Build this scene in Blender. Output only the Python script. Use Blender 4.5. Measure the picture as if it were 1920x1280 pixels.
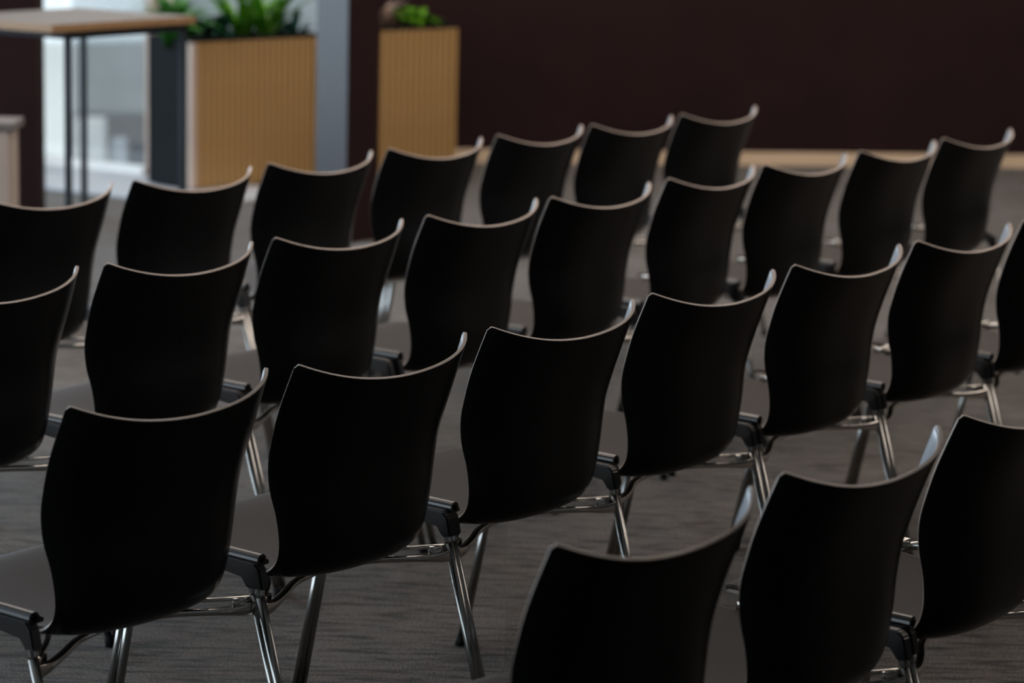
import bpy, bmesh, math, random
from mathutils import Vector, Matrix
random.seed(7)
S = bpy.context.scene
COL = S.collection
for o in list(bpy.data.objects):
    bpy.data.objects.remove(o, do_unlink=True)

# ------------------------------------------------------------------ camera
PITCH, ROLL, CAM_H, FPX = 0.1847, 0.0238, 1.7513, 4992.9
Rt = Vector((1, 0, 0)); Fw = Vector((0, math.cos(PITCH), -math.sin(PITCH))); Up = Vector((0, math.sin(PITCH), math.cos(PITCH)))
cr, sr = math.cos(ROLL), math.sin(ROLL)
right = Rt*cr + Up*sr; up = Up*cr - Rt*sr; back = -Fw
cam_data = bpy.data.cameras.new('camera'); cam = bpy.data.objects.new('camera', cam_data); COL.objects.link(cam)
cam.matrix_world = Matrix(((right.x, up.x, back.x, 0), (right.y, up.y, back.y, 0), (right.z, up.z, back.z, CAM_H), (0, 0, 0, 1)))
cam_data.sensor_width = 36.0; cam_data.lens = FPX/1920*36.0; cam_data.clip_end = 200
cam_data.dof.use_dof = True; cam_data.dof.focus_distance = 5.0
cam_data.dof.aperture_fstop = (cam_data.lens/1000)/0.028; cam_data.dof.aperture_blades = 0
S.camera = cam

# ------------------------------------------------------------------ sky and lights
world = bpy.data.worlds.new('overcast_sky'); S.world = world; world.use_nodes = True
bg = world.node_tree.nodes['Background']
bg.inputs['Color'].default_value = (0.90, 0.95, 1.0, 1); bg.inputs['Strength'].default_value = 2.0

def area(name, loc, direction, sx, sy, power, color):
    l = bpy.data.lights.new(name, 'AREA'); l.shape = 'RECTANGLE'; l.size = sx; l.size_y = sy; l.energy = power; l.color = color
    o = bpy.data.objects.new(name, l); COL.objects.link(o); o.location = loc
    o.rotation_euler = Vector(direction).to_track_quat('-Z', 'Y').to_euler()
    return o
# daylight through the long glazing on the left side of the room
area('window_daylight', (-6.85, 6.5, 1.55), (1, 0, 0), 15.0, 2.5, 200, (0.60, 0.82, 1.0))
# daylight through the glazed corner beyond the planters
area('corner_daylight', (-5.0, 11.6, 1.6), (0.72, -0.69, -0.05), 4.0, 2.5, 190, (0.66, 0.84, 1.0))
# warm ceiling light panels
for i, (lx, ly) in enumerate([(0.8, 7.2), (0.8, 9.4), (0.8, 11.8), (0.8, 13.9)]):
    area('ceiling_panel_light', (lx, ly, 2.93), (0, 0, -1), 8.0, 0.9, (50, 45, 40, 36)[i], (1.0, 0.86, 0.75))

S.view_settings.view_transform = 'Standard'; S.view_settings.look = 'None'
S.view_settings.exposure = 0.0; S.view_settings.gamma = 1.0; S.view_settings.use_curve_mapping = False

# ------------------------------------------------------------------ material helpers
def mat(name, color, rough=0.5, metal=0.0, spec=0.5):
    m = bpy.data.materials.new(name); m.use_nodes = True
    b = m.node_tree.nodes['Principled BSDF']
    b.inputs['Base Color'].default_value = (*color, 1); b.inputs['Roughness'].default_value = rough
    b.inputs['Metallic'].default_value = metal; b.inputs['Specular IOR Level'].default_value = spec
    return m, m.node_tree, b
def node(nt, kind, **kw):
    n = nt.nodes.new(kind)
    for k, v in kw.items():
        if k in n.inputs: n.inputs[k].default_value = v
        else: setattr(n, k, v)
    return n
def coords(nt, scale=(1, 1, 1), rot=(0, 0, 0), kind='Object'):
    tc = nt.nodes.new('ShaderNodeTexCoord'); mp = nt.nodes.new('ShaderNodeMapping')
    mp.inputs['Scale'].default_value = scale; mp.inputs['Rotation'].default_value = rot
    nt.links.new(tc.outputs[kind], mp.inputs['Vector']); return mp
def noise_mix(m, nt, b, c1, c2, scale, mscale=(1, 1, 1), lo=.35, hi=.65, rot=(0, 0, 0), detail=4):
    mp = coords(nt, mscale, rot); n = node(nt, 'ShaderNodeTexNoise'); n.inputs['Scale'].default_value = scale; n.inputs['Detail'].default_value = detail
    r = nt.nodes.new('ShaderNodeValToRGB'); r.color_ramp.elements[0].position = lo; r.color_ramp.elements[1].position = hi
    r.color_ramp.elements[0].color = (*c1, 1); r.color_ramp.elements[1].color = (*c2, 1)
    nt.links.new(mp.outputs[0], n.inputs['Vector']); nt.links.new(n.outputs['Fac'], r.inputs[0]); nt.links.new(r.outputs[0], b.inputs['Base Color'])
    return n, r
def bump(nt, b, src, strength, dist=0.001):
    bp = nt.nodes.new('ShaderNodeBump'); bp.inputs['Strength'].default_value = strength; bp.inputs['Distance'].default_value = dist
    nt.links.new(src, bp.inputs['Height']); nt.links.new(bp.outputs[0], b.inputs['Normal'])

# black plastic shell
M_SHELL, nt, b = mat('black_plastic', (0.005, 0.0055, 0.006), 0.30, 0, 0.2)
n = node(nt, 'ShaderNodeTexNoise'); n.inputs['Scale'].default_value = 900; mp = coords(nt); nt.links.new(mp.outputs[0], n.inputs['Vector'])
bump(nt, b, n.outputs['Fac'], 0.10, 0.0004)
# grey-brown edge of the moulded shell, and the smooth grey lining of its inner face
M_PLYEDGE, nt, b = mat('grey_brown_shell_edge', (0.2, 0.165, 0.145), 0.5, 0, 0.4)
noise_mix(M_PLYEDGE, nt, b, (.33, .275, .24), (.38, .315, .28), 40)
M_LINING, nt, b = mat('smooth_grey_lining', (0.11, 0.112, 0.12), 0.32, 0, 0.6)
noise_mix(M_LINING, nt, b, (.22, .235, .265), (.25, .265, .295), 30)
# ribbed seat fabric
M_FABRIC, nt, b = mat('ribbed_fabric', (0.05, 0.043, 0.04), 0.9, 0, 0.25)
b.inputs['Sheen Weight'].default_value = 0.24; b.inputs['Sheen Roughness'].default_value = 0.35; b.inputs['Sheen Tint'].default_value = (0.9, 0.9, 0.92, 1)
w = node(nt, 'ShaderNodeTexWave', wave_type='BANDS', bands_direction='X'); w.inputs['Scale'].default_value = 52; w.inputs['Distortion'].default_value = 0.4
mp = coords(nt); nt.links.new(mp.outputs[0], w.inputs['Vector'])
r = nt.nodes.new('ShaderNodeValToRGB'); r.color_ramp.elements[0].color = (0.019, 0.0145, 0.013, 1); r.color_ramp.elements[1].color = (0.037, 0.029, 0.0245, 1)
nt.links.new(w.outputs['Fac'], r.inputs[0]); nt.links.new(r.outputs[0], b.inputs['Base Color']); bump(nt, b, w.outputs['Fac'], 0.5, 0.001)
M_CHROME, nt, b = mat('polished_chrome', (0.37, 0.365, 0.35), 0.2, 1.0)
n = node(nt, 'ShaderNodeTexNoise'); n.inputs['Scale'].default_value = 25; mp = coords(nt); nt.links.new(mp.outputs[0], n.inputs['Vector'])
mr = nt.nodes.new('ShaderNodeMapRange'); mr.inputs['To Min'].default_value = 0.18; mr.inputs['To Max'].default_value = 0.28
nt.links.new(n.outputs['Fac'], mr.inputs['Value']); nt.links.new(mr.outputs[0], b.inputs['Roughness'])
M_CAST, nt, b = mat('bright_cast_chrome', (0.68, 0.65, 0.61), 0.14, 1.0)
M_SLEEVE, nt, b = mat('dark_coupling_plastic', (0.009, 0.0085, 0.009), 0.30, 0, 0.6)
M_HOLE_SHADE, nt, b = mat('hole_shade_black', (0.002, 0.002, 0.002), 0.9, 0, 0.1)
M_RUBBER, nt, b = mat('black_rubber', (0.008, 0.008, 0.008), 0.7, 0, 0.3)

# carpet: streaks along world x, tile tone patches
M_CARPET, nt, b = mat('streaked_loop_carpet', (0.08, 0.075, 0.07), 0.9, 0, 0.12)
b.inputs['Sheen Weight'].default_value = 0.10; b.inputs['Sheen Roughness'].default_value = 0.4
mpA = coords(nt, (7, 46, 1)); nA = node(nt, 'ShaderNodeTexNoise'); nA.inputs['Scale'].default_value = 1.0; nA.inputs['Detail'].default_value = 5; nA.inputs['Roughness'].default_value = 0.62
mpB = coords(nt, (190, 130, 1)); nB = node(nt, 'ShaderNodeTexNoise'); nB.inputs['Scale'].default_value = 1.0; nB.inputs['Detail'].default_value = 2
mpC = coords(nt, (1, 1, 1)); br = node(nt, 'ShaderNodeTexBrick'); br.offset = 0.5
br.inputs['Scale'].default_value = 1.0; br.inputs['Brick Width'].default_value = 0.5; br.inputs['Row Height'].default_value = 0.5; br.inputs['Mortar Size'].default_value = 0.0
br.inputs['Color1'].default_value = (0.86, 0.84, 0.80, 1); br.inputs['Color2'].default_value = (1.08, 1.10, 1.14, 1); br.inputs['Mortar'].default_value = (1, 1, 1, 1)
mpD = coords(nt, (9, 45, 1)); nD = node(nt, 'ShaderNodeTexNoise'); nD.inputs['Scale'].default_value = 1.0; nD.inputs['Detail'].default_value = 3
for a_, b_ in ((mpA, nA), (mpB, nB), (mpC, br), (mpD, nD)): nt.links.new(a_.outputs[0], b_.inputs['Vector'])
rA = nt.nodes.new('ShaderNodeValToRGB'); rA.color_ramp.elements[0].position = 0.36; rA.color_ramp.elements[1].position = 0.52
rA.color_ramp.elements[0].color = (0.014, 0.0125, 0.0115, 1); rA.color_ramp.elements[1].color = (0.095, 0.086, 0.078, 1)
rB = nt.nodes.new('ShaderNodeValToRGB'); rB.color_ramp.elements[0].position = 0.3; rB.color_ramp.elements[1].position = 0.7
rB.color_ramp.elements[0].color = (0.35, 0.35, 0.35, 1); rB.color_ramp.elements[1].color = (1.75, 1.75, 1.75, 1)
rD = nt.nodes.new('ShaderNodeValToRGB'); rD.color_ramp.elements[0].position = 0.35; rD.color_ramp.elements[1].position = 0.65
rD.color_ramp.elements[0].color = (1.06, 0.97, 0.93, 1); rD.color_ramp.elements[1].color = (0.93, 0.99, 1.03, 1)
nt.links.new(nA.outputs['Fac'], rA.inputs[0]); nt.links.new(nB.outputs['Fac'], rB.inputs[0]); nt.links.new(nD.outputs['Fac'], rD.inputs[0])
def mul(x, y):
    m_ = nt.nodes.new('ShaderNodeMix'); m_.data_type = 'RGBA'; m_.blend_type = 'MULTIPLY'; m_.inputs[0].default_value = 1.0; m_.clamp_result = False
    nt.links.new(x, m_.inputs[6]); nt.links.new(y, m_.inputs[7]); return m_.outputs[2]
mpE = coords(nt, (5.5, 62, 1)); nE = node(nt, 'ShaderNodeTexNoise'); nE.inputs['Scale'].default_value = 1.0; nE.inputs['Detail'].default_value = 2; nt.links.new(mpE.outputs[0], nE.inputs['Vector'])
rE = nt.nodes.new('ShaderNodeValToRGB'); rE.color_ramp.elements[0].position = 0.60; rE.color_ramp.elements[1].position = 0.66
rE.color_ramp.elements[0].color = (1, 1, 1, 1); rE.color_ramp.elements[1].color = (0.30, 0.28, 0.27, 1); nt.links.new(nE.outputs['Fac'], rE.inputs[0])
c = mul(mul(mul(mul(rE.outputs[0], rA.outputs[0]), rB.outputs[0]), rD.outputs[0]), br.outputs['Color'])
nt.links.new(c, b.inputs['Base Color'])
ad = node(nt, 'ShaderNodeMath', operation='ADD'); nt.links.new(nA.outputs['Fac'], ad.inputs[0]); nt.links.new(nB.outputs['Fac'], ad.inputs[1])
bump(nt, b, ad.outputs[0], 0.6, 0.003)

M_WALL, nt, b = mat('maroon_wall_paint', (0.036, 0.017, 0.018), 0.9, 0, 0.12)
n, _ = noise_mix(M_WALL, nt, b, (0.0165, 0.0074, 0.0080), (0.0195, 0.0090, 0.0096), 3.0)
n2 = node(nt, 'ShaderNodeTexNoise'); n2.inputs['Scale'].default_value = 300; mp = coords(nt); nt.links.new(mp.outputs[0], n2.inputs['Vector']); bump(nt, b, n2.outputs['Fac'], 0.2, 0.001)
M_PLAINWALL, nt, b = mat('grey_wall_paint', (0.05, 0.047, 0.045), 0.8); noise_mix(M_PLAINWALL, nt, b, (0.045, .043, .041), (.055, .052, .05), 2)
M_CEIL, nt, b = mat('ceiling_paint', (0.5, 0.48, 0.45), 0.9); noise_mix(M_CEIL, nt, b, (.48, .46, .43), (.52, .5, .47), 4)
M_POST, nt, b = mat('blue_grey_paint', (0.20, 0.215, 0.27), 0.45); noise_mix(M_POST, nt, b, (.034, .034, .041), (.039, .039, .046), 5)
M_OAK, nt, b = mat('oak_baseboard', (0.42, 0.29, 0.17), 0.5); noise_mix(M_OAK, nt, b, (.56, .42, .28), (.66, .50, .35), 3, (1, 1, 30))
M_SLAT, nt, b = mat('honey_wood_slat', (0.5, 0.27, 0.07), 0.5); noise_mix(M_SLAT, nt, b, (.32, .185, .065), (.40, .25, .10), 6, (20, 20, 1))
M_STILE, nt, b = mat('pale_beech_edge', (0.55, 0.42, 0.32), 0.5); noise_mix(M_STILE, nt, b, (.38, .29, .24), (.44, .34, .28), 5, (10, 10, 1))
M_CHARCOAL, nt, b = mat('charcoal_laminate', (0.022, 0.028, 0.034), 0.75, 0, 0.15); noise_mix(M_CHARCOAL, nt, b, (.003, .0045, .006), (.004, .006, .008), 4)
M_TOP, nt, b = mat('pale_wood_tabletop', (0.42, 0.36, 0.31), 0.6, 0, 0.3); noise_mix(M_TOP, nt, b, (.135, .125, .12), (.16, .148, .14), 4, (2, 25, 1))
M_EDGE, nt, b = mat('brown_wood_edge', (0.26, 0.15, 0.07), 0.5); noise_mix(M_EDGE, nt, b, (.22, .125, .055), (.3, .18, .085), 8, (2, 2, 20))
M_BLACK, nt, b = mat('black_powder_coat', (0.012, 0.018, 0.024), 0.65, 0, 0.25); noise_mix(M_BLACK, nt, b, (.010, .016, .021), (.014, .02, .027), 10)
M_BEIGE, nt, b = mat('beige_laminate', (0.36, 0.29, 0.25), 0.5); noise_mix(M_BEIGE, nt, b, (.38, .32, .285), (.42, .355, .315), 5)
M_WHITE, nt, b = mat('white_render', (0.72, 0.73, 0.73), 0.7); noise_mix(M_WHITE, nt, b, (.80, .80, .79), (.86, .86, .85), 3)
M_OFFWHITE, nt, b = mat('off_white_render', (0.55, 0.56, 0.56), 0.7); noise_mix(M_OFFWHITE, nt, b, (.53, .54, .54), (.58, .59, .59), 3)
M_GREY, nt, b = mat('light_grey_panel', (0.33, 0.36, 0.375), 0.6); noise_mix(M_GREY, nt, b, (.25, .265, .27), (.28, .295, .30), 3)
M_LOWWALL, nt, b = mat('mid_grey_masonry', (0.22, 0.22, 0.22), 0.8); noise_mix(M_LOWWALL, nt, b, (.2, .2, .2), (.24, .235, .235), 3)
M_DGREY, nt, b = mat('dark_grey_fabric', (0.09, 0.095, 0.11), 0.8); noise_mix(M_DGREY, nt, b, (.08, .085, .10), (.10, .105, .12), 12)
M_PAVE, nt, b = mat('pale_stone_floor', (0.42, 0.44, 0.48), 0.5); noise_mix(M_PAVE, nt, b, (.38, .40, .44), (.46, .48, .52), 5)
M_SOIL, nt, b = mat('potting_soil', (0.02, 0.014, 0.01), 0.95); n, _ = noise_mix(M_SOIL, nt, b, (.012, .008, .006), (.04, .028, .02), 60)
def leafmat(name, c1, c2, rough=0.4):
    m, nt, b = mat(name, c1, rough, 0, 0.5); noise_mix(m, nt, b, c1, c2, 14, (1, 1, 1), .3, .7)
    b.inputs['Subsurface Weight'].default_value = 0.0
    return m
M_FERN = leafmat('fern_green', (.04, .20, .03), (.08, .32, .045), .5)
M_TEAL = leafmat('glossy_dark_leaf', (.012, .07, .045), (.04, .16, .11), .18)
M_AGAVE = leafmat('bright_strap_leaf', (.055, .22, .010), (.15, .38, .025), .4)
M_LIME = leafmat('lime_leaf', (.12, .34, .01), (.20, .48, .015), .4)
M_RUST = leafmat('rusty_red_leaf', (.14, .045, .025), (.30, .14, .09), .5)
M_CREAM = leafmat('cream_pink_leaf', (.45, .33, .27), (.6, .48, .40), .5)
M_GLASS = bpy.data.materials.new('window_glass'); M_GLASS.use_nodes = True
nt = M_GLASS.node_tree; nt.nodes.clear()
o_ = nt.nodes.new('ShaderNodeOutputMaterial'); tr = nt.nodes.new('ShaderNodeBsdfTransparent'); gl = nt.nodes.new('ShaderNodeBsdfGlossy'); gl.inputs['Roughness'].default_value = 0.02
tr.inputs['Color'].default_value = (0.93, 0.96, 0.96, 1); fr = nt.nodes.new('ShaderNodeFresnel'); fr.inputs['IOR'].default_value = 1.45; mx = nt.nodes.new('ShaderNodeMixShader')
nt.links.new(fr.outputs[0], mx.inputs[0]); nt.links.new(tr.outputs[0], mx.inputs[1]); nt.links.new(gl.outputs[0], mx.inputs[2]); nt.links.new(mx.outputs[0], o_.inputs[0])
M_LAMP = bpy.data.materials.new('lamp_diffuser'); M_LAMP.use_nodes = True
b = M_LAMP.node_tree.nodes['Principled BSDF']; b.inputs['Emission Color'].default_value = (1, .86, .75, 1); b.inputs['Emission Strength'].default_value = 2.4

# ------------------------------------------------------------------ mesh helpers
def finish(name, bm, m, parent=None, smooth=False, loc=None, rz=None):
    me = bpy.data.meshes.new(name); bm.to_mesh(me); bm.free()
    for mm in (m if isinstance(m, (list, tuple)) else [m]): me.materials.append(mm)
    if smooth:
        for p in me.polygons: p.use_smooth = True
    o = bpy.data.objects.new(name, me); COL.objects.link(o)
    if parent: o.parent = parent
    if loc is not None: o.location = loc
    if rz is not None: o.rotation_euler = (0, 0, rz)
    return o
def add_box(bm, x0, x1, y0, y1, z0, z1, bev=0.0, mi=0):
    r = bmesh.ops.create_cube(bm, size=1.0); vs = r['verts']
    for v in vs: v.co = Vector(((x0+x1)/2+v.co.x*(x1-x0), (y0+y1)/2+v.co.y*(y1-y0), (z0+z1)/2+v.co.z*(z1-z0)))
    fs = list({f for v in vs for f in v.link_faces})
    for f in fs: f.material_index = mi
    if bev > 0:
        es = list({e for v in vs for e in v.link_edges})
        bmesh.ops.bevel(bm, geom=es, offset=bev, segments=2, affect='EDGES', profile=0.7)
def box(name, x0, x1, y0, y1, z0, z1, m, parent=None, bev=0.0, loc=None, rz=None):
    bm = bmesh.new(); add_box(bm, x0, x1, y0, y1, z0, z1, bev); return finish(name, bm, m, parent, False, loc, rz)
def add_sweep(bm, path, section, up=Vector((0, 0, 1)), cap=True):
    """section: list of (a,b) offsets or callable(i) -> list; a along side, b along local up"""
    path = [Vector(p) for p in path]; rings = []
    for i, p in enumerate(path):
        t = (path[min(i+1, len(path)-1)] - path[max(i-1, 0)]).normalized()
        side = t.cross(up)
        if side.length < 1e-4: side = t.cross(Vector((0, 1, 0)))
        side.normalize(); u2 = side.cross(t).normalized()
        sec = section(i) if callable(section) else section
        rings.append([bm.verts.new(p + side*a + u2*b_) for a, b_ in sec])
    k = len(rings[0])
    for i in range(len(rings)-1):
        for j in range(k):
            bm.faces.new((rings[i][j], rings[i][(j+1) % k], rings[i+1][(j+1) % k], rings[i+1][j]))
    if cap:
        bm.faces.new(list(reversed(rings[0]))); bm.faces.new(rings[-1])
def circ(r, n=12): return [(r*math.cos(2*math.pi*i/n), r*math.sin(2*math.pi*i/n)) for i in range(n)]
def rrect(w, h, r=0.003, n=2):
    pts = []
    for cx_, cy_, a0 in ((w/2-r, h/2-r, 0), (-w/2+r, h/2-r, 90), (-w/2+r, -h/2+r, 180), (w/2-r, -h/2+r, 270)):
        for k in range(n+1):
            a = math.radians(a0+90*k/n); pts.append((cx_+r*math.cos(a), cy_+r*math.sin(a)))
    return pts
def fix(bm): bmesh.ops.recalc_face_normals(bm, faces=bm.faces[:])
def spline(pts, n=5):
    P = [Vector(p) for p in pts]; out = []
    for i in range(len(P)-1):
        p0, p1, p2, p3 = P[max(i-1, 0)], P[i], P[i+1], P[min(i+2, len(P)-1)]
        for k in range(n):
            t = k/n; out.append(.5*((2*p1)+(-p0+p2)*t+(2*p0-5*p1+4*p2-p3)*t*t+(-p0+3*p1-3*p2+p3)*t**3))
    out.append(P[-1]); return out
def prism_yz(bm, poly, x0, x1, bev=0.0, mi=0):
    a = [bm.verts.new((x0, y, z)) for y, z in poly]; c = [bm.verts.new((x1, y, z)) for y, z in poly]
    fs = [bm.faces.new(a), bm.faces.new(list(reversed(c)))]; k = len(poly)
    for i in range(k): fs.append(bm.faces.new((a[i], c[i], c[(i+1) % k], a[(i+1) % k])))
    for f in fs: f.material_index = mi
    if bev: bmesh.ops.bevel(bm, geom=list({e for f in fs for e in f.edges}), offset=bev, segments=2, affect='EDGES')
def empty(name, label, cat, loc=(0, 0, 0), rz=0.0, group=None):
    o = bpy.data.objects.new(name, None); o.empty_display_size = 0.1; COL.objects.link(o); o.location = loc; o.rotation_euler = (0, 0, rz)
    o['label'] = label; o['category'] = cat
    if group: o['group'] = group
    return o
def struct(o, label=None):
    o['kind'] = 'structure'
    if label: o['label'] = label
    return o
def solid_from_grid(G, thick, flip=False):
    """grid of points -> closed thin solid with rounded rim, offset along normals on the under side"""
    bm = bmesh.new(); nj, ni = len(G), len(G[0])
    V = [[bm.verts.new(p) for p in row] for row in G]
    for j in range(nj-1):
        for i in range(ni-1): bm.faces.new((V[j][i], V[j][i+1], V[j+1][i+1], V[j+1][i]))
    fix(bm); bm.normal_update()
    return bm

# ------------------------------------------------------------------ the chair
ST = [(.234, -.279, .843, -.338, .797), (.2375, -.262, .800, -.322, .765), (.240, -.243, .750, -.303, .722), (.2375, -.226, .700, -.288, .680),
      (.2325, -.212, .650, -.278, .636), (.225, -.209, .600, -.274, .590), (.2125, -.213, .550, -.275, .545), (.203, -.212, .500, -.272, .500),
      (.1985, -.203, .464, -.262, .455), (.200, -.184, .440, -.236, .424), (.205, -.155, .430, -.195, .411), (.213, -.10, .431, -.13, .412),
      (.222, -.03, .438, -.04, .420), (.228, .05, .446, .05, .430), (.226, .12, .450, .125, .438), (.214, .165, .448, .185, .440), (.196, .185, .440, .215, .428)]
def stations(nv):
    rows = []; n_ = len(ST)
    for i in range(n_-1):
        p0, p1, p2, p3 = ST[max(i-1, 0)], ST[i], ST[i+1], ST[min(i+2, n_-1)]
        for k in range(nv):
            t = k/nv; rows.append([.5*((2*b_)+(-a_+c_)*t+(2*a_-5*b_+4*c_-d_)*t*t+(-a_+3*b_-3*c_+d_)*t**3) for a_, b_, c_, d_ in zip(p0, p1, p2, p3)])
    rows.append(list(ST[-1])); return rows
# cross-section of the back: flat in the middle, curling forward towards both side edges
CURL = [(0.0, 0.0)]
for k_ in range(400):
    a_ = math.radians(53)*((k_+.5)/400)**2.4; CURL.append((CURL[-1][0]+math.cos(a_)/400, CURL[-1][1]+math.sin(a_)/400))
def curl(t):
    t = min(max(t, 0), 1)*400; k_ = min(int(t), 399); f_ = t-k_
    a_, b_ = CURL[k_], CURL[k_+1]; return ((a_[0]+(b_[0]-a_[0])*f_)/CURL[-1][0], (a_[1]+(b_[1]-a_[1])*f_)/CURL[-1][1])
def shell_point(row, u):
    w_, ye, ze, yc, zc = row; cx_, cy_ = curl(abs(u))
    return Vector((math.copysign(cx_*w_, u), yc+(ye-yc)*cy_, zc+(ze-zc)*(.6*cx_**1.7+.4*cy_)))
def make_shell(parent):
    rows = stations(4); nu = 34
    # round the two top corners by pulling the first rows inward and down
    G = []
    for j, row in enumerate(rows):
        line = []
        for i in range(nu+1):
            s_ = -1+2*i/nu
            u = math.sin(s_*math.pi/2*0.88)/math.sin(math.pi/2*0.88)
            p = shell_point(row, u)
            line.append((p, u))
        G.append(line)
    bm = bmesh.new(); V = []
    R = 0.009
    for j, line in enumerate(G):
        vr = []
        for p, u in line:
            q = p.copy()
            # corner rounding at the top
            dx = (1-abs(u))*rows[0][0]*1.1
            if j == 0:
                dd = max(0.0, R-dx)/R
                if dd > 0:
                    drop = R*(1-math.sqrt(max(0, 1-dd*dd)))
                    q += Vector((0, 0.30, -0.95))*drop
            vr.append(bm.verts.new(q))
        V.append(vr)
    for j in range(len(V)-1):
        for i in range(nu): bm.faces.new((V[j][i], V[j][i+1], V[j+1][i+1], V[j+1][i]))
    fix(bm); bm.normal_update()
    # make sure normals point to the sitting side, then solidify backwards
    f = bm.faces[0]; 
    bm.faces.ensure_lookup_table()
    if bm.faces[nu//2].normal.y < 0: bmesh.ops.reverse_faces(bm, faces=bm.faces[:])
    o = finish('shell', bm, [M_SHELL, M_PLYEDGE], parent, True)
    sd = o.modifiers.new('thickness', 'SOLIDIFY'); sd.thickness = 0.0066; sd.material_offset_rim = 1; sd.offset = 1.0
    bv = o.modifiers.new('rim', 'BEVEL'); bv.width = 0.0012; bv.segments = 2; bv.limit_method = 'ANGLE'; bv.angle_limit = math.radians(50)
    dg = bpy.context.evaluated_depsgraph_get(); me2 = bpy.data.meshes.new_from_object(o.evaluated_get(dg)); o.modifiers.clear(); o.data = me2
    for p_ in me2.polygons: p_.use_smooth = True
    me2.name = 'shell'
    return o
def make_pad(name, parent, r0, r1, label, m, lift0, lift1):
    """thin upholstery on the sitting side of the shell, between two profile rows"""
    allr = stations(4); rows = allr[r0:r1]; nu = 34; bm = bmesh.new(); T, Bt = [], []; nj = len(rows); R_ = .009
    for j, row in enumerate(rows):
        tv = []; bv_ = []; jj = j+r0
        k_ = min(1, max(0, (jj-28)/8)); fit = .990*(1-k_)+.945*k_
        for i in range(nu+1):
            v_ = -1+2*i/nu; u = math.sin(v_*math.pi/2*0.88)/math.sin(math.pi/2*0.88)
            eu = (1-abs(v_))*nu/2
            ej = j if r0 == 0 else 9; ek = (nj-1-j) if r0 > 0 else 9
            ed = min(eu/1.0, ej/1.0, ek/1.5, 1.0)
            lift = lift0+(lift1+.004*k_)*math.sqrt(max(0, 1-(1-ed)**2))
            p = shell_point(row, u*fit)
            r2 = rows[min(j+1, nj-1)]; ra = rows[max(j-1, 0)]
            tv1 = shell_point(r2, u*fit)-shell_point(ra, u*fit); tu = shell_point(row, min(u*fit+.02, 1))-shell_point(row, u*fit-.02)
            nrm = tv1.cross(tu).normalized()
            if jj < 34 and nrm.y < 0: nrm = -nrm
            if jj >= 34 and nrm.z < 0: nrm = -nrm
            if jj == 0:
                p += Vector((0, .0014, -.0042)); dx = (1-abs(u*fit))*row[0]*1.1; dd = max(0.0, R_-dx)/R_
                if dd > 0: p += Vector((0, 0.30, -0.95))*R_*(1-math.sqrt(max(0, 1-dd*dd)))
            tv.append(bm.verts.new(p+nrm*lift)); bv_.append(bm.verts.new(p+nrm*0.0062))
        T.append(tv); Bt.append(bv_)
    for j in range(nj-1):
        for i in range(nu):
            bm.faces.new((T[j][i], T[j][i+1], T[j+1][i+1], T[j+1][i])); bm.faces.new((Bt[j][i], Bt[j+1][i], Bt[j+1][i+1], Bt[j][i+1]))
        bm.faces.new((T[j][0], T[j+1][0], Bt[j+1][0], Bt[j][0])); bm.faces.new((T[j][nu], Bt[j][nu], Bt[j+1][nu], T[j+1][nu]))
    for i in range(nu):
        bm.faces.new((T[0][i], Bt[0][i], Bt[0][i+1], T[0][i+1])); bm.faces.new((T[-1][i], T[-1][i+1], Bt[-1][i+1], Bt[-1][i]))
    fix(bm); o = finish(name, bm, m, parent, True); o['label'] = label; return o
XT, RT = 0.2612, 0.0088      # tube centre line and radius
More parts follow.
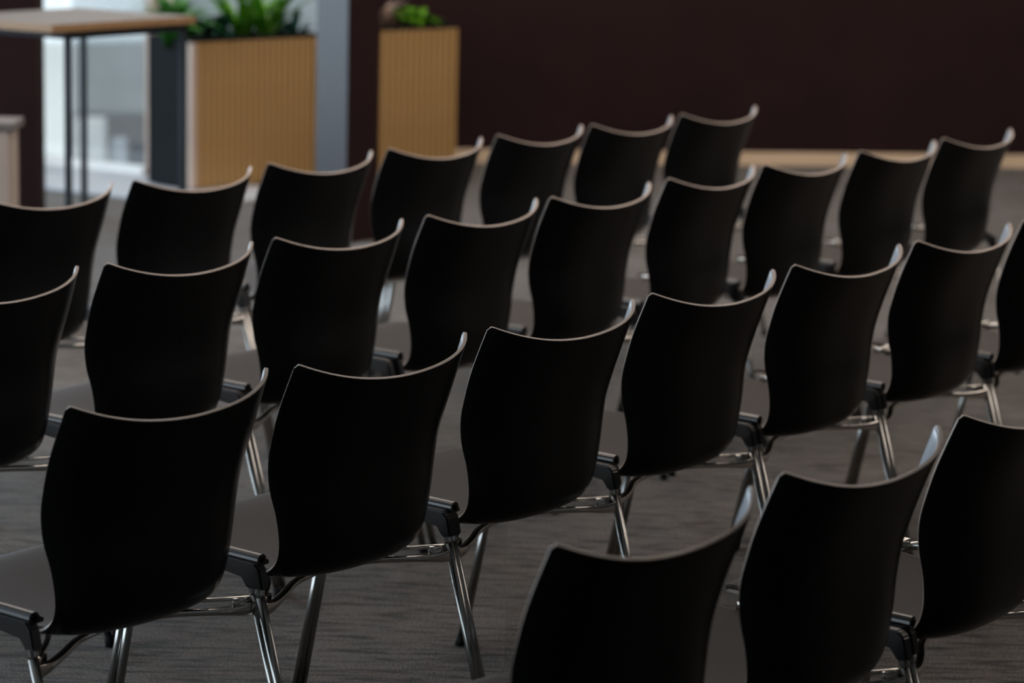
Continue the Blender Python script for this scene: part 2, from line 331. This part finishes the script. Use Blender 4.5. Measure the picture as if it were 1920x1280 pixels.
def make_chair(label, group):
    c = empty('stacking_chair', label, 'chair', group=group)
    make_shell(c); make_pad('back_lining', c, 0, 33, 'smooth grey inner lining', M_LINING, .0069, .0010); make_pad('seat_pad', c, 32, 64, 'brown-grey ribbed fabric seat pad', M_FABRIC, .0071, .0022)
    for s in (-1, 1):
        x = XT*s
        # side rail with its two bends
        pts = [(x, -.2235, .412), (x, -.2175, .435), (x, -.205, .453), (x, -.183, .461), (x, -.10, .463), (x, .02, .463), (x, .058, .460), (x, .080, .448), (x, .091, .428), (x, .096, .405)]
        bm = bmesh.new(); add_sweep(bm, spline(pts, 4), circ(RT, 12), up=Vector((1, 0, 0))); fix(bm); o = finish('side_rail', bm, M_CHROME, c, True); o['label'] = 'chrome side rail'
        for top, foot in (((x, -.2235, .412), (x*0.992, -.341, .012)), ((x, .096, .405), (x*0.985, .184, .012))):
            bm = bmesh.new(); add_sweep(bm, [top, foot], circ(RT, 12), up=Vector((1, 0, 0))); fix(bm); l = finish('leg', bm, M_CHROME, c, True); l['label'] = 'chrome tube leg'
            d = (Vector(foot)-Vector(top)).normalized(); f0 = Vector(foot)-d*0.012; f1 = Vector(foot)+d*0.0125
            bm = bmesh.new(); add_sweep(bm, [f0, f0+d*.002, f1], lambda i: circ((RT+0.0006, RT+0.0018, RT+0.0026)[i], 12), up=Vector((1, 0, 0)))
            for v in bm.verts: v.co.z = max(v.co.z, 0.0)
            fix(bm); g_ = finish('foot_glide', bm, M_RUBBER, l, True)
        # coupling sleeve
        xi, xo = s*0.2488, s*0.2704
        bm = bmesh.new()
        prism_yz(bm, [(-.105, .476), (-.214, .476), (-.2265, .466), (-.236, .428), (-.2135, .424), (-.203, .447), (-.105, .449)], min(xi, xo), max(xi, xo), 0.003)
        if s < 0:
            add_sweep(bm, [(x+.004, -.108, .4795), (x+.004, -.2225, .4795)], circ(0.0118, 16), up=Vector((1, 0, 0)))
            # wing towards this chair's own seat
            w0 = [(x+.012, .487), (x+.040, .470), (x+.040, .464), (x+.006, .462)]
            a_ = [bm.verts.new((px_, -.205, pz_)) for px_, pz_ in w0]; c_ = [bm.verts.new((px_, -.155, pz_)) for px_, pz_ in w0]
            bm.faces.new(a_); bm.faces.new(list(reversed(c_)))
            for i in range(4): bm.faces.new((a_[i], c_[i], c_[(i+1) % 4], a_[(i+1) % 4]))
        fix(bm); sl = finish('link_sleeve', bm, M_SLEEVE, c, False); sl['label'] = 'dark plastic coupling sleeve'
        if s < 0:
            bm = bmesh.new(); add_sweep(bm, [(x+.004, -.2200, .4795), (x+.004, -.2232, .4795)], circ(0.0058, 14), up=Vector((1, 0, 0))); fix(bm); finish('hole_shade_disc', bm, M_HOLE_SHADE, sl)  # no bored hole: black disc stands in for the shade inside it
    # rear cross member: two prongs that meet at each leg
    bm = bmesh.new()
    low = spline([(-.258, -.2255, .389), (-.225, -.219, .390), (-.17, -.195, .3935), (-.10, -.16, .397), (0, -.14, .3975), (.10, -.16, .397), (.17, -.195, .3935), (.225, -.219, .390), (.258, -.2255, .389)], 4)
    nl = len(low)
    def sec(i):
        e = abs(2*i/(nl-1)-1); h = 0.012+0.016*max(0, (e-.55)/.45)**1.3; return rrect(h*1.0, 0.013+.004*e, 0.003)
    add_sweep(bm, low, lambda i: [(b_, a_) for a_, b_ in sec(i)])
    for s in (-1, 1):
        upb = spline([(s*.259, -.2185, .407), (s*.22, -.195, .407), (s*.17, -.155, .407), (s*.13, -.11, .406), (s*.10, -.05, .408)], 4)
        add_sweep(bm, upb, rrect(.012, .007, .002))
        add_sweep(bm, [(s*.262, -.2205, .398), (s*.222, -.207, .3985)], rrect(.010, .022, .002))
    fix(bm); o = finish('rear_crossbar', bm, M_CAST, c, True)
    md = bpy.context
    o['label'] = 'cast chrome bracket below the back'
    bm = bmesh.new(); add_sweep(bm, spline([(-.2585, .093, .424), (-.20, .088, .418), (-.10, .08, .410), (.10, .08, .410), (.20, .088, .418), (.2585, .093, .424)], 4), circ(.007, 10)); fix(bm)
    finish('front_crossbar', bm, M_CHROME, c, True)
    for s in (-1, 1):
        box('front_glint_plate', min(s*.222, s*.2698), max(s*.222, s*.2698), .070, .092, .4555, .4715, M_CAST, c, .004)  # plate added to widen the bright band at the front rail bend
        box('seat_mount', s*.10-.02, s*.10+.02, .02, .10, .410, .424, M_SLEEVE, c, .002)
    return c

def copy_tree(o, parent=None):
    n_ = o.copy(); COL.objects.link(n_); n_.parent = parent
    for ch in [q for q in bpy.data.objects if q.parent == o]: copy_tree(ch, n_)
    return n_

ROWS = {
 'a': ('nearest row of chairs', [(-.008, 3.774, .8859), (.332, 4.219, .9008), (.662, 4.658, .9249)]),
 'b': ('second row of chairs', [(-.790, 4.562, .9002), (-.451, 4.955, .8941), (-.116, 5.373, .8938), (.211, 5.810, .8989), (.550, 6.242, .9019), (.885, 6.663, .9044), (1.222, 7.084, .9015)]),
 'c': ('third row of chairs', [(-1.296, 5.615, .9348), (-.964, 6.032, .9245), (-.639, 6.466, .9200), (-.307, 6.904, .9379), (.007, 7.308, .9322), (.334, 7.768, .9492), (.650, 8.163, .9174), (.987, 8.583, .9088), (1.312, 9.016, .9070)]),
 'd': ('farthest row of chairs', [(-1.437, 7.029, .9277), (-1.109, 7.449, .9268), (-.795, 7.903, .9403), (-.474, 8.342, .9372), (-.149, 8.796, .9349), (.170, 9.187, .9070), (.496, 9.615, .8952)]),
}
LAB = {
 'a': ['black shell chair low in the foreground at the left end of the nearest row',
       'black shell chair in the middle of the three in the nearest row',
       'black shell chair of the nearest row cut by the right edge of the picture'],
 'b': ['large black shell chair at the left end of the second row',
       'black shell chair second from the left end of the second row',
       'black shell chair third from the left end of the second row',
       'black shell chair in the middle of the second row, fourth from its left end',
       'black shell chair fifth from the left end of the second row',
       'black shell chair sixth from the left end of the second row',
       'black shell chair of the second row cut by the right edge of the picture'],
 'c': ['black shell chair of the third row cut by the left edge of the picture',
       'black shell chair of the third row right behind the left end chair of row two',
       'black shell chair of the third row, third counted from the left picture edge',
       'black shell chair of the third row, fourth counted from the left picture edge',
       'black shell chair in the middle of the third row, fifth from its left',
       'black shell chair of the third row, fourth from its right end',
       'black shell chair of the third row, third from its right end',
       'black shell chair of the third row, second from its right end',
       'black shell chair at the right end of the third row'],
 'd': ['black shell chair of the farthest row at the left picture edge, before the high table',
       'black shell chair of the farthest row in front of the first slatted planter',
       'black shell chair of the farthest row in front of the blue-grey post',
       'black shell chair of the farthest row in front of the second slatted planter',
       'black shell chair of the farthest row, third from its right end',
       'black shell chair of the farthest row, second from its right end',
       'black shell chair at the right end of the farthest row against the maroon wall'],
}
proto = None
for key in 'bacd':
    grp, spots = ROWS[key]
    for i, (x, y, a) in enumerate(spots):
        if proto is None: ch = proto = make_chair(LAB[key][i], grp)
        else: ch = copy_tree(proto); ch['label'] = LAB[key][i]; ch['group'] = grp
        ch.location = (x, y, 0); ch.rotation_euler = (0, 0, a)

# ------------------------------------------------------------------ room shell
bm = bmesh.new(); fp = [(-7.2, -3.2), (8.3, -3.2), (8.3, 16.0), (-.80, 14.80), (-1.86, 13.80), (-7.2, 17.0)]
lo_ = [bm.verts.new((x_, y_, -.1)) for x_, y_ in fp]; hi_ = [bm.verts.new((x_, y_, 0)) for x_, y_ in fp]
bm.faces.new(lo_); bm.faces.new(hi_)
for i in range(len(fp)): bm.faces.new((lo_[i], hi_[i], hi_[(i+1) % len(fp)], lo_[(i+1) % len(fp)]))
fix(bm); struct(finish('floor', bm, M_CARPET))
TH = math.radians(6.6)
# back wall, local x along the wall
wb = struct(box('wall_back', 0, 9.2, 0, 0.2, 0, 3.0, M_WALL, loc=(-.80, 14.72, 0), rz=TH))
struct(box('baseboard_back', 0, 9.2, -0.016, 0, 0, 0.075, M_OAK, loc=(-.80, 14.72, 0), rz=TH, bev=0.003))
# maroon wall end at the far left
wl = struct(box('wall_left', -.55, 0, 0, 0.25, 0, 3.0, M_WALL, loc=(-2.165, 12.0, 0), rz=math.radians(3)))
# square post: maroon with one blue-grey face
bm = bmesh.new(); add_box(bm, 0, .205, 0, .19, 0, 3.0)
for f in bm.faces: f.material_index = 1 if f.normal.x < -0.5 else 0
po = struct(finish('trim_1', bm, [M_WALL, M_POST], loc=(-.745, 11.62, 0), rz=math.radians(50)), 'square maroon post with a blue-grey left face')
# room envelope outside the picture
struct(box('wall_right', 8.2, 8.4, -3, 17, 0, 3.0, M_PLAINWALL)); struct(box('wall_front', -7.2, 8.4, -3.2, -3, 0, 3.0, M_PLAINWALL))
struct(box('ceiling', -7.4, 8.4, -3.2, 15.9, 3.0, 3.15, M_CEIL))
bm = bmesh.new()
add_box(bm, -7.2, -7.0, -3, 17, 0, .3); add_box(bm, -7.2, -7.0, -3, 17, 2.8, 3.0)
for y_ in (-3, 1.8, 4.1, 6.4, 8.7, 11.0, 13.3): add_box(bm, -7.2, -7.0, y_, y_+.12, .3, 2.8)
struct(finish('wall_window_side', bm, M_PLAINWALL))
for i, (lx, ly) in enumerate([(0.8, 7.2), (0.8, 9.4), (0.8, 11.8), (0.8, 13.9)]):
    t = empty('ceiling_light', ['long ceiling light nearest to the chairs', 'long ceiling light second from the chairs', 'long ceiling light third from the chairs', 'long ceiling light just before the maroon wall'][i], 'lamp', (lx, ly, 2.94), 0, 'ceiling lights')
    box('frame', -4.05, 4.05, -.49, .49, 0.01, .06, M_WHITE, t); box('diffuser', -4, 4, -.45, .45, -0.002, .01, M_LAMP, t)

# glazed corner: local frame, x along the glass (towards the left and away), y outwards
GA = math.radians(149)
def gl_obj(name, x0, x1, y0, y1, z0, z1, m, parent=None, bev=0):  # y0>y1 order handled
    return box(name, x0, x1, min(y0, y1), max(y0, y1), z0, z1, m, parent, bev, None if parent else G0, None if parent else GA)
G0 = Vector((-1.62, 12.78, 0))
struct(gl_obj('trim_2', -.2, 4.2, -.75, 0.0, 0.0, 0.012, M_PAVE), 'pale stone strip between carpet and glass')
wroot = bpy.data.objects.new('window_1', None); COL.objects.link(wroot); wroot.location = G0; wroot.rotation_euler = (0, 0, GA); struct(wroot)
yw = -.72
for x0, w_ in ((.745, .055), (2.05, .05), (3.4, .05), (4.75, .05)):
    box('mullion', x0, x0+w_, yw-.04, yw, 0.012, 3.0, M_STILE if x0 < 1 else M_WHITE, wroot)
box('sill', .8, 4.75, yw-.06, yw+.02, 0.012, 0.05, M_WHITE, wroot); box('head', .745, 4.8, yw-.06, yw, 2.9, 3.0, M_WHITE, wroot)
for x0, x1 in ((.8, 2.05), (2.1, 3.4), (3.45, 4.75)): box('pane', x0, x1, yw-.03, yw-.022, .05, 2.9, M_GLASS, wroot)
# second glazed side, behind the left planter
w2 = bpy.data.objects.new('window_2', None); COL.objects.link(w2); w2.location = (-1.84, 13.84, 0); w2.rotation_euler = (0, 0, math.radians(41.5)); struct(w2)
for x0 in (0.02, 1.31): box('mullion', x0, x0+.05, 0, .04, 0, 3.0, M_WHITE, w2)
box('sill', .07, 1.31, -.01, .05, 0, 0.05, M_WHITE, w2); box('head', 0.07, 1.31, 0, .05, 2.9, 3.0, M_WHITE, w2); box('pane', .07, 1.31, .018, .026, .05, 2.9, M_GLASS, w2)

# ------------------------------------------------------------------ things beyond the glass
struct(box('ground_outside', -16, 6, 16.5, 34, -1.9, -1.75, M_PAVE), 'pale paving of the terrace outside the glass')
def outside(name, label, cat, x0, x1, y0, y1, z0, z1, m, bev=.01):
    t = box(name, x0, x1, y0, y1, z0, z1, m, bev=bev); t['label'] = label; t['category'] = cat; return t
outside('white_pillar', 'white rendered pillar outside the glass, between the maroon wall end and the thin table legs', 'pillar', -3.12, -2.86, 16.8, 17.1, -1.75, 3.6, M_WHITE)
outside('white_slab', 'low bright white slab outside the glass right of the thin table legs', 'slab', -3.92, -3.68, 23.6, 23.8, -1.75, -.74, M_OFFWHITE)
outside('grey_facade_panel', 'light grey facade panel high outside the glass, beside the dark planter side', 'panel', -4.6, .2, 24.6, 24.9, -.78, 4.5, M_GREY)
outside('pale_bin', 'narrow pale bin outside the glass, between the white slab and the dark box', 'bin', -3.66, -3.53, 23.9, 24.1, -1.75, -.95, M_PAVE, .03)
outside('dark_crate', 'dark grey box outside the glass next to the planter', 'box', -3.50, -3.33, 24.0, 24.2, -1.75, -1.0, M_DGREY, .03)
outside('low_grey_wall', 'low mid grey wall at the back of the terrace outside', 'wall', -9, 3, 26.2, 26.5, -1.75, -.2, M_LOWWALL)

# ------------------------------------------------------------------ slatted planters
PA2 = math.radians(43.5); PS2 = Vector((-.77, 13.80, 0)); PA = math.radians(46.5); PD = Vector((math.cos(PA), math.sin(PA), 0)); PS = Vector((-1.625, 13.20, 0))
def planter(label, start, length, depth=.33, h=.765, ang=PA):
    t = empty('planter_cabinet', label, 'planter', start, ang, 'slatted planter cabinets')
    bm = bmesh.new()
    add_box(bm, 0, .022, .02, depth, .02, h); add_box(bm, length-.022, length, .02, depth, .02, h); add_box(bm, 0, length, depth-.02, depth, .02, h)
    add_box(bm, .022, length-.022, .03, depth-.02, .02, .05); o = finish('body', bm, M_CHARCOAL, t); o['label'] = 'charcoal side and back panels'
    bm = bmesh.new(); add_box(bm, 0, length, -.002, .02, h-.018, h+.004); add_box(bm, 0, .02, .02, depth, h, h+.004); add_box(bm, length-.02, length, .02, depth, h, h+.004); add_box(bm, 0, length, depth-.02, depth, h, h+.004)
    o = finish('top_rim', bm, M_CHARCOAL, t); o['label'] = 'thin dark top rim'
    box('plinth', .02, length-.02, .02, depth-.02, 0, .02, M_BLACK, t)
    box('edge_post', 0, .036, -.012, .02, .02, h-.018, M_STILE, t, .002)['label'] = 'pale edge post'
    box('edge_post', length-.03, length, -.012, .02, .02, h-.018, M_SLAT, t, .002)
    n_ = int(round((length-.066)/.040)); pw = (length-.066)/n_; first = None
    bm = bmesh.new(); w2 = pw*.5-.0035
    a_ = [(-w2, .012), (-w2, .002), (-w2*.6, -.005), (w2*.6, -.005), (w2, .002), (w2, .012)]
    lo = [bm.verts.new((x_, y_, .02)) for x_, y_ in a_]; hi = [bm.verts.new((x_, y_, h-.018)) for x_, y_ in a_]
    bm.faces.new(lo); bm.faces.new(list(reversed(hi)))
    for i in range(6): bm.faces.new((lo[i], hi[i], hi[(i+1) % 6], lo[(i+1) % 6]))
    fix(bm); first = finish('slat', bm, M_SLAT, t, loc=(.036+pw*.5, 0, 0))
    for i in range(1, n_):
        s_ = first.copy(); COL.objects.link(s_); s_.parent = t; s_.location = (.036+pw*(i+.5), 0, 0)
    box('slat_backing', .036, length-.03, .012, .018, .02, h-.018, M_EDGE, t)
    box('soil_bed', .022, length-.022, .02, depth-.02, .60, h-.05, M_SOIL, t)
    return t
planter('wood-slatted planter cabinet left of the post, with charcoal side towards the window', PS, .85)
planter('wood-slatted planter cabinet right of the post, against the maroon wall', Vector((-.77, 13.80, 0)), .60, .30, .80, math.radians(43.5))

# ------------------------------------------------------------------ plants
def leaf_mesh(length, width, droop, lean, n_=7, cup=.25, tip=1.0):
    """leaf in the local x-z plane growing along +x, base at origin"""
    bm = bmesh.new(); rows_ = []
    x_, z_ = 0.0, 0.0; ang = lean
    for i in range(n_+1):
        t_ = i/n_; w_ = width*(math.sin(math.pi*min(1, (t_*.92+.08)**.8))**.8)*(1 if t_ < 1 else .05)
        rows_.append([bm.verts.new((x_, -w_/2, z_+cup*w_/2)), bm.verts.new((x_, 0, z_)), bm.verts.new((x_, w_/2, z_+cup*w_/2))])
        x_ += math.cos(ang)*length/n_; z_ += math.sin(ang)*length/n_; ang -= droop/n_
    for i in range(n_):
        for k in range(2): bm.faces.new((rows_[i][k], rows_[i][k+1], rows_[i+1][k+1], rows_[i+1][k]))
    bmesh.ops.solidify(bm, geom=bm.faces[:], thickness=.0012)
    fix(bm); return bm
def plant(name, label, along, inward, leaves, z0=.70, start=PS, ang=PA):
    p = start+Vector((math.cos(ang), math.sin(ang), 0))*along+Vector((-math.sin(ang), math.cos(ang), 0))*inward
    t = empty(name, label, 'plant', (p.x, p.y, z0), 0, 'plants in the slatted planters')
    k_ = 0
    for (m, count, L_, W_, lean_, droop_, jit, spread) in leaves:
        meshes = []
        for v_ in range(3):
            bm = leaf_mesh(L_*(0.85+.15*v_), W_, droop_*(.8+.2*v_), lean_-.12*v_)
            o = finish('leaf', bm, m, t, True); meshes.append(o)
        for i in range(count):
            if i < 3: o = meshes[i]
            else: o = meshes[i % 3].copy(); COL.objects.link(o); o.parent = t
            az = i*2.399+random.uniform(-.25, .25)
            o.rotation_euler = (random.uniform(-.2, .2), random.uniform(-jit, jit), az)
            o.location = (random.uniform(-spread, spread), random.uniform(-spread, spread), random.uniform(0, spread*.8)); k_ += 1
    return t
plant('leafy_fern', 'mid green fern behind the right corner of the high table', .04, .17, [(M_FERN, 44, .36, .05, 1.3, 1.4, .3, .05)])
plant('glossy_leaf_plant', 'dark glossy small-leaved plant between the fern and the strap-leaved plant', .25, .17, [(M_TEAL, 34, .15, .05, 1.2, 1.3, .6, .09)])
plant('strap_leaf_plant', 'bright green strap-leaved plant in the left planter', .46, .15, [(M_AGAVE, 11, .40, .045, 1.25, .6, .08, .02)])
plant('strap_leaf_plant', 'upright green strap-leaved plant close to the post', .62, .15, [(M_AGAVE, 11, .42, .045, 1.25, .6, .08, .02)])
plant('glossy_leaf_plant', 'dark glossy bushy plant hard by the left side of the post', .80, .19, [(M_TEAL, 30, .16, .05, 1.2, 1.3, .6, .09)])
plant('red_leaf_plant', 'rusty red and cream leaved plant just right of the post', .20, .14, [(M_RUST, 16, .13, .05, .9, 1.2, .3, .03), (M_CREAM, 14, .22, .055, 1.3, .9, .25, .03)], .745, PS2, PA2)
plant('lime_leaf_plant', 'lime green broad-leaved plant in the right planter', .42, .14, [(M_LIME, 26, .20, .075, 1.25, 1.5, .3, .03)], .745, PS2, PA2)

# ------------------------------------------------------------------ high table
TA = math.radians(57)
tb = empty('high_table', 'square high table with pale top, brown edge and thin black legs', 'table', (-1.735, 9.93, 0), TA)
L_ = .82; W_ = .62
o = box('tabletop', 0, L_, 0, W_, 1.022, 1.05, M_TOP, tb, .002)
bm = bmesh.new(); add_box(bm, -.002, L_+.002, -.003, 0, 1.021, 1.049); add_box(bm, -.003, 0, -.002, W_+.002, 1.021, 1.049); add_box(bm, L_, L_+.003, -.002, W_+.002, 1.021, 1.049); add_box(bm, -.002, L_+.002, W_, W_+.003, 1.021, 1.049)
finish('edge_band', bm, M_EDGE, tb)['label'] = 'brown edge band'
bm = bmesh.new(); XL, XR, YN, YF, lw = .105, .77, .02, .545, .021
for (a0, a1, b0, b1) in ((XL, XR+lw, YN, YN+lw), (XL, XR+lw, YF, YF+lw), (XL, XL+lw, YN, YF+lw), (XR, XR+lw, YN, YF+lw)): add_box(bm, a0, a1, b0, b1, .99, 1.0215)
finish('apron_frame', bm, M_BLACK, tb)
for x_, y_ in ((XL, YN), (XR, YN), (XL, YF), (XR, YF)): box('leg', x_, x_+lw, y_, y_+lw, 0, .99, M_BLACK, tb, .002)

# ------------------------------------------------------------------ low cabinet at the left edge
cb = empty('low_cabinet', 'low beige cabinet with a pale overhanging top at the left picture edge', 'cabinet', (-1.81, 9.56, 0), math.radians(2))
box('body', -1.0, -.02, .02, .22, .03, .69, M_BEIGE, cb, .002); box('cabinet_top', -1.02, 0, 0, .24, .69, .72, M_TOP, cb, .004); box('plinth', -.98, -.04, .04, .2, 0, .03, M_BLACK, cb)
for k in range(2): bm = bmesh.new(); add_box(bm, -.998+.489*k, -.513+.489*k, .004, .02, .035, .685, .002); finish('door', bm, M_BEIGE, cb)
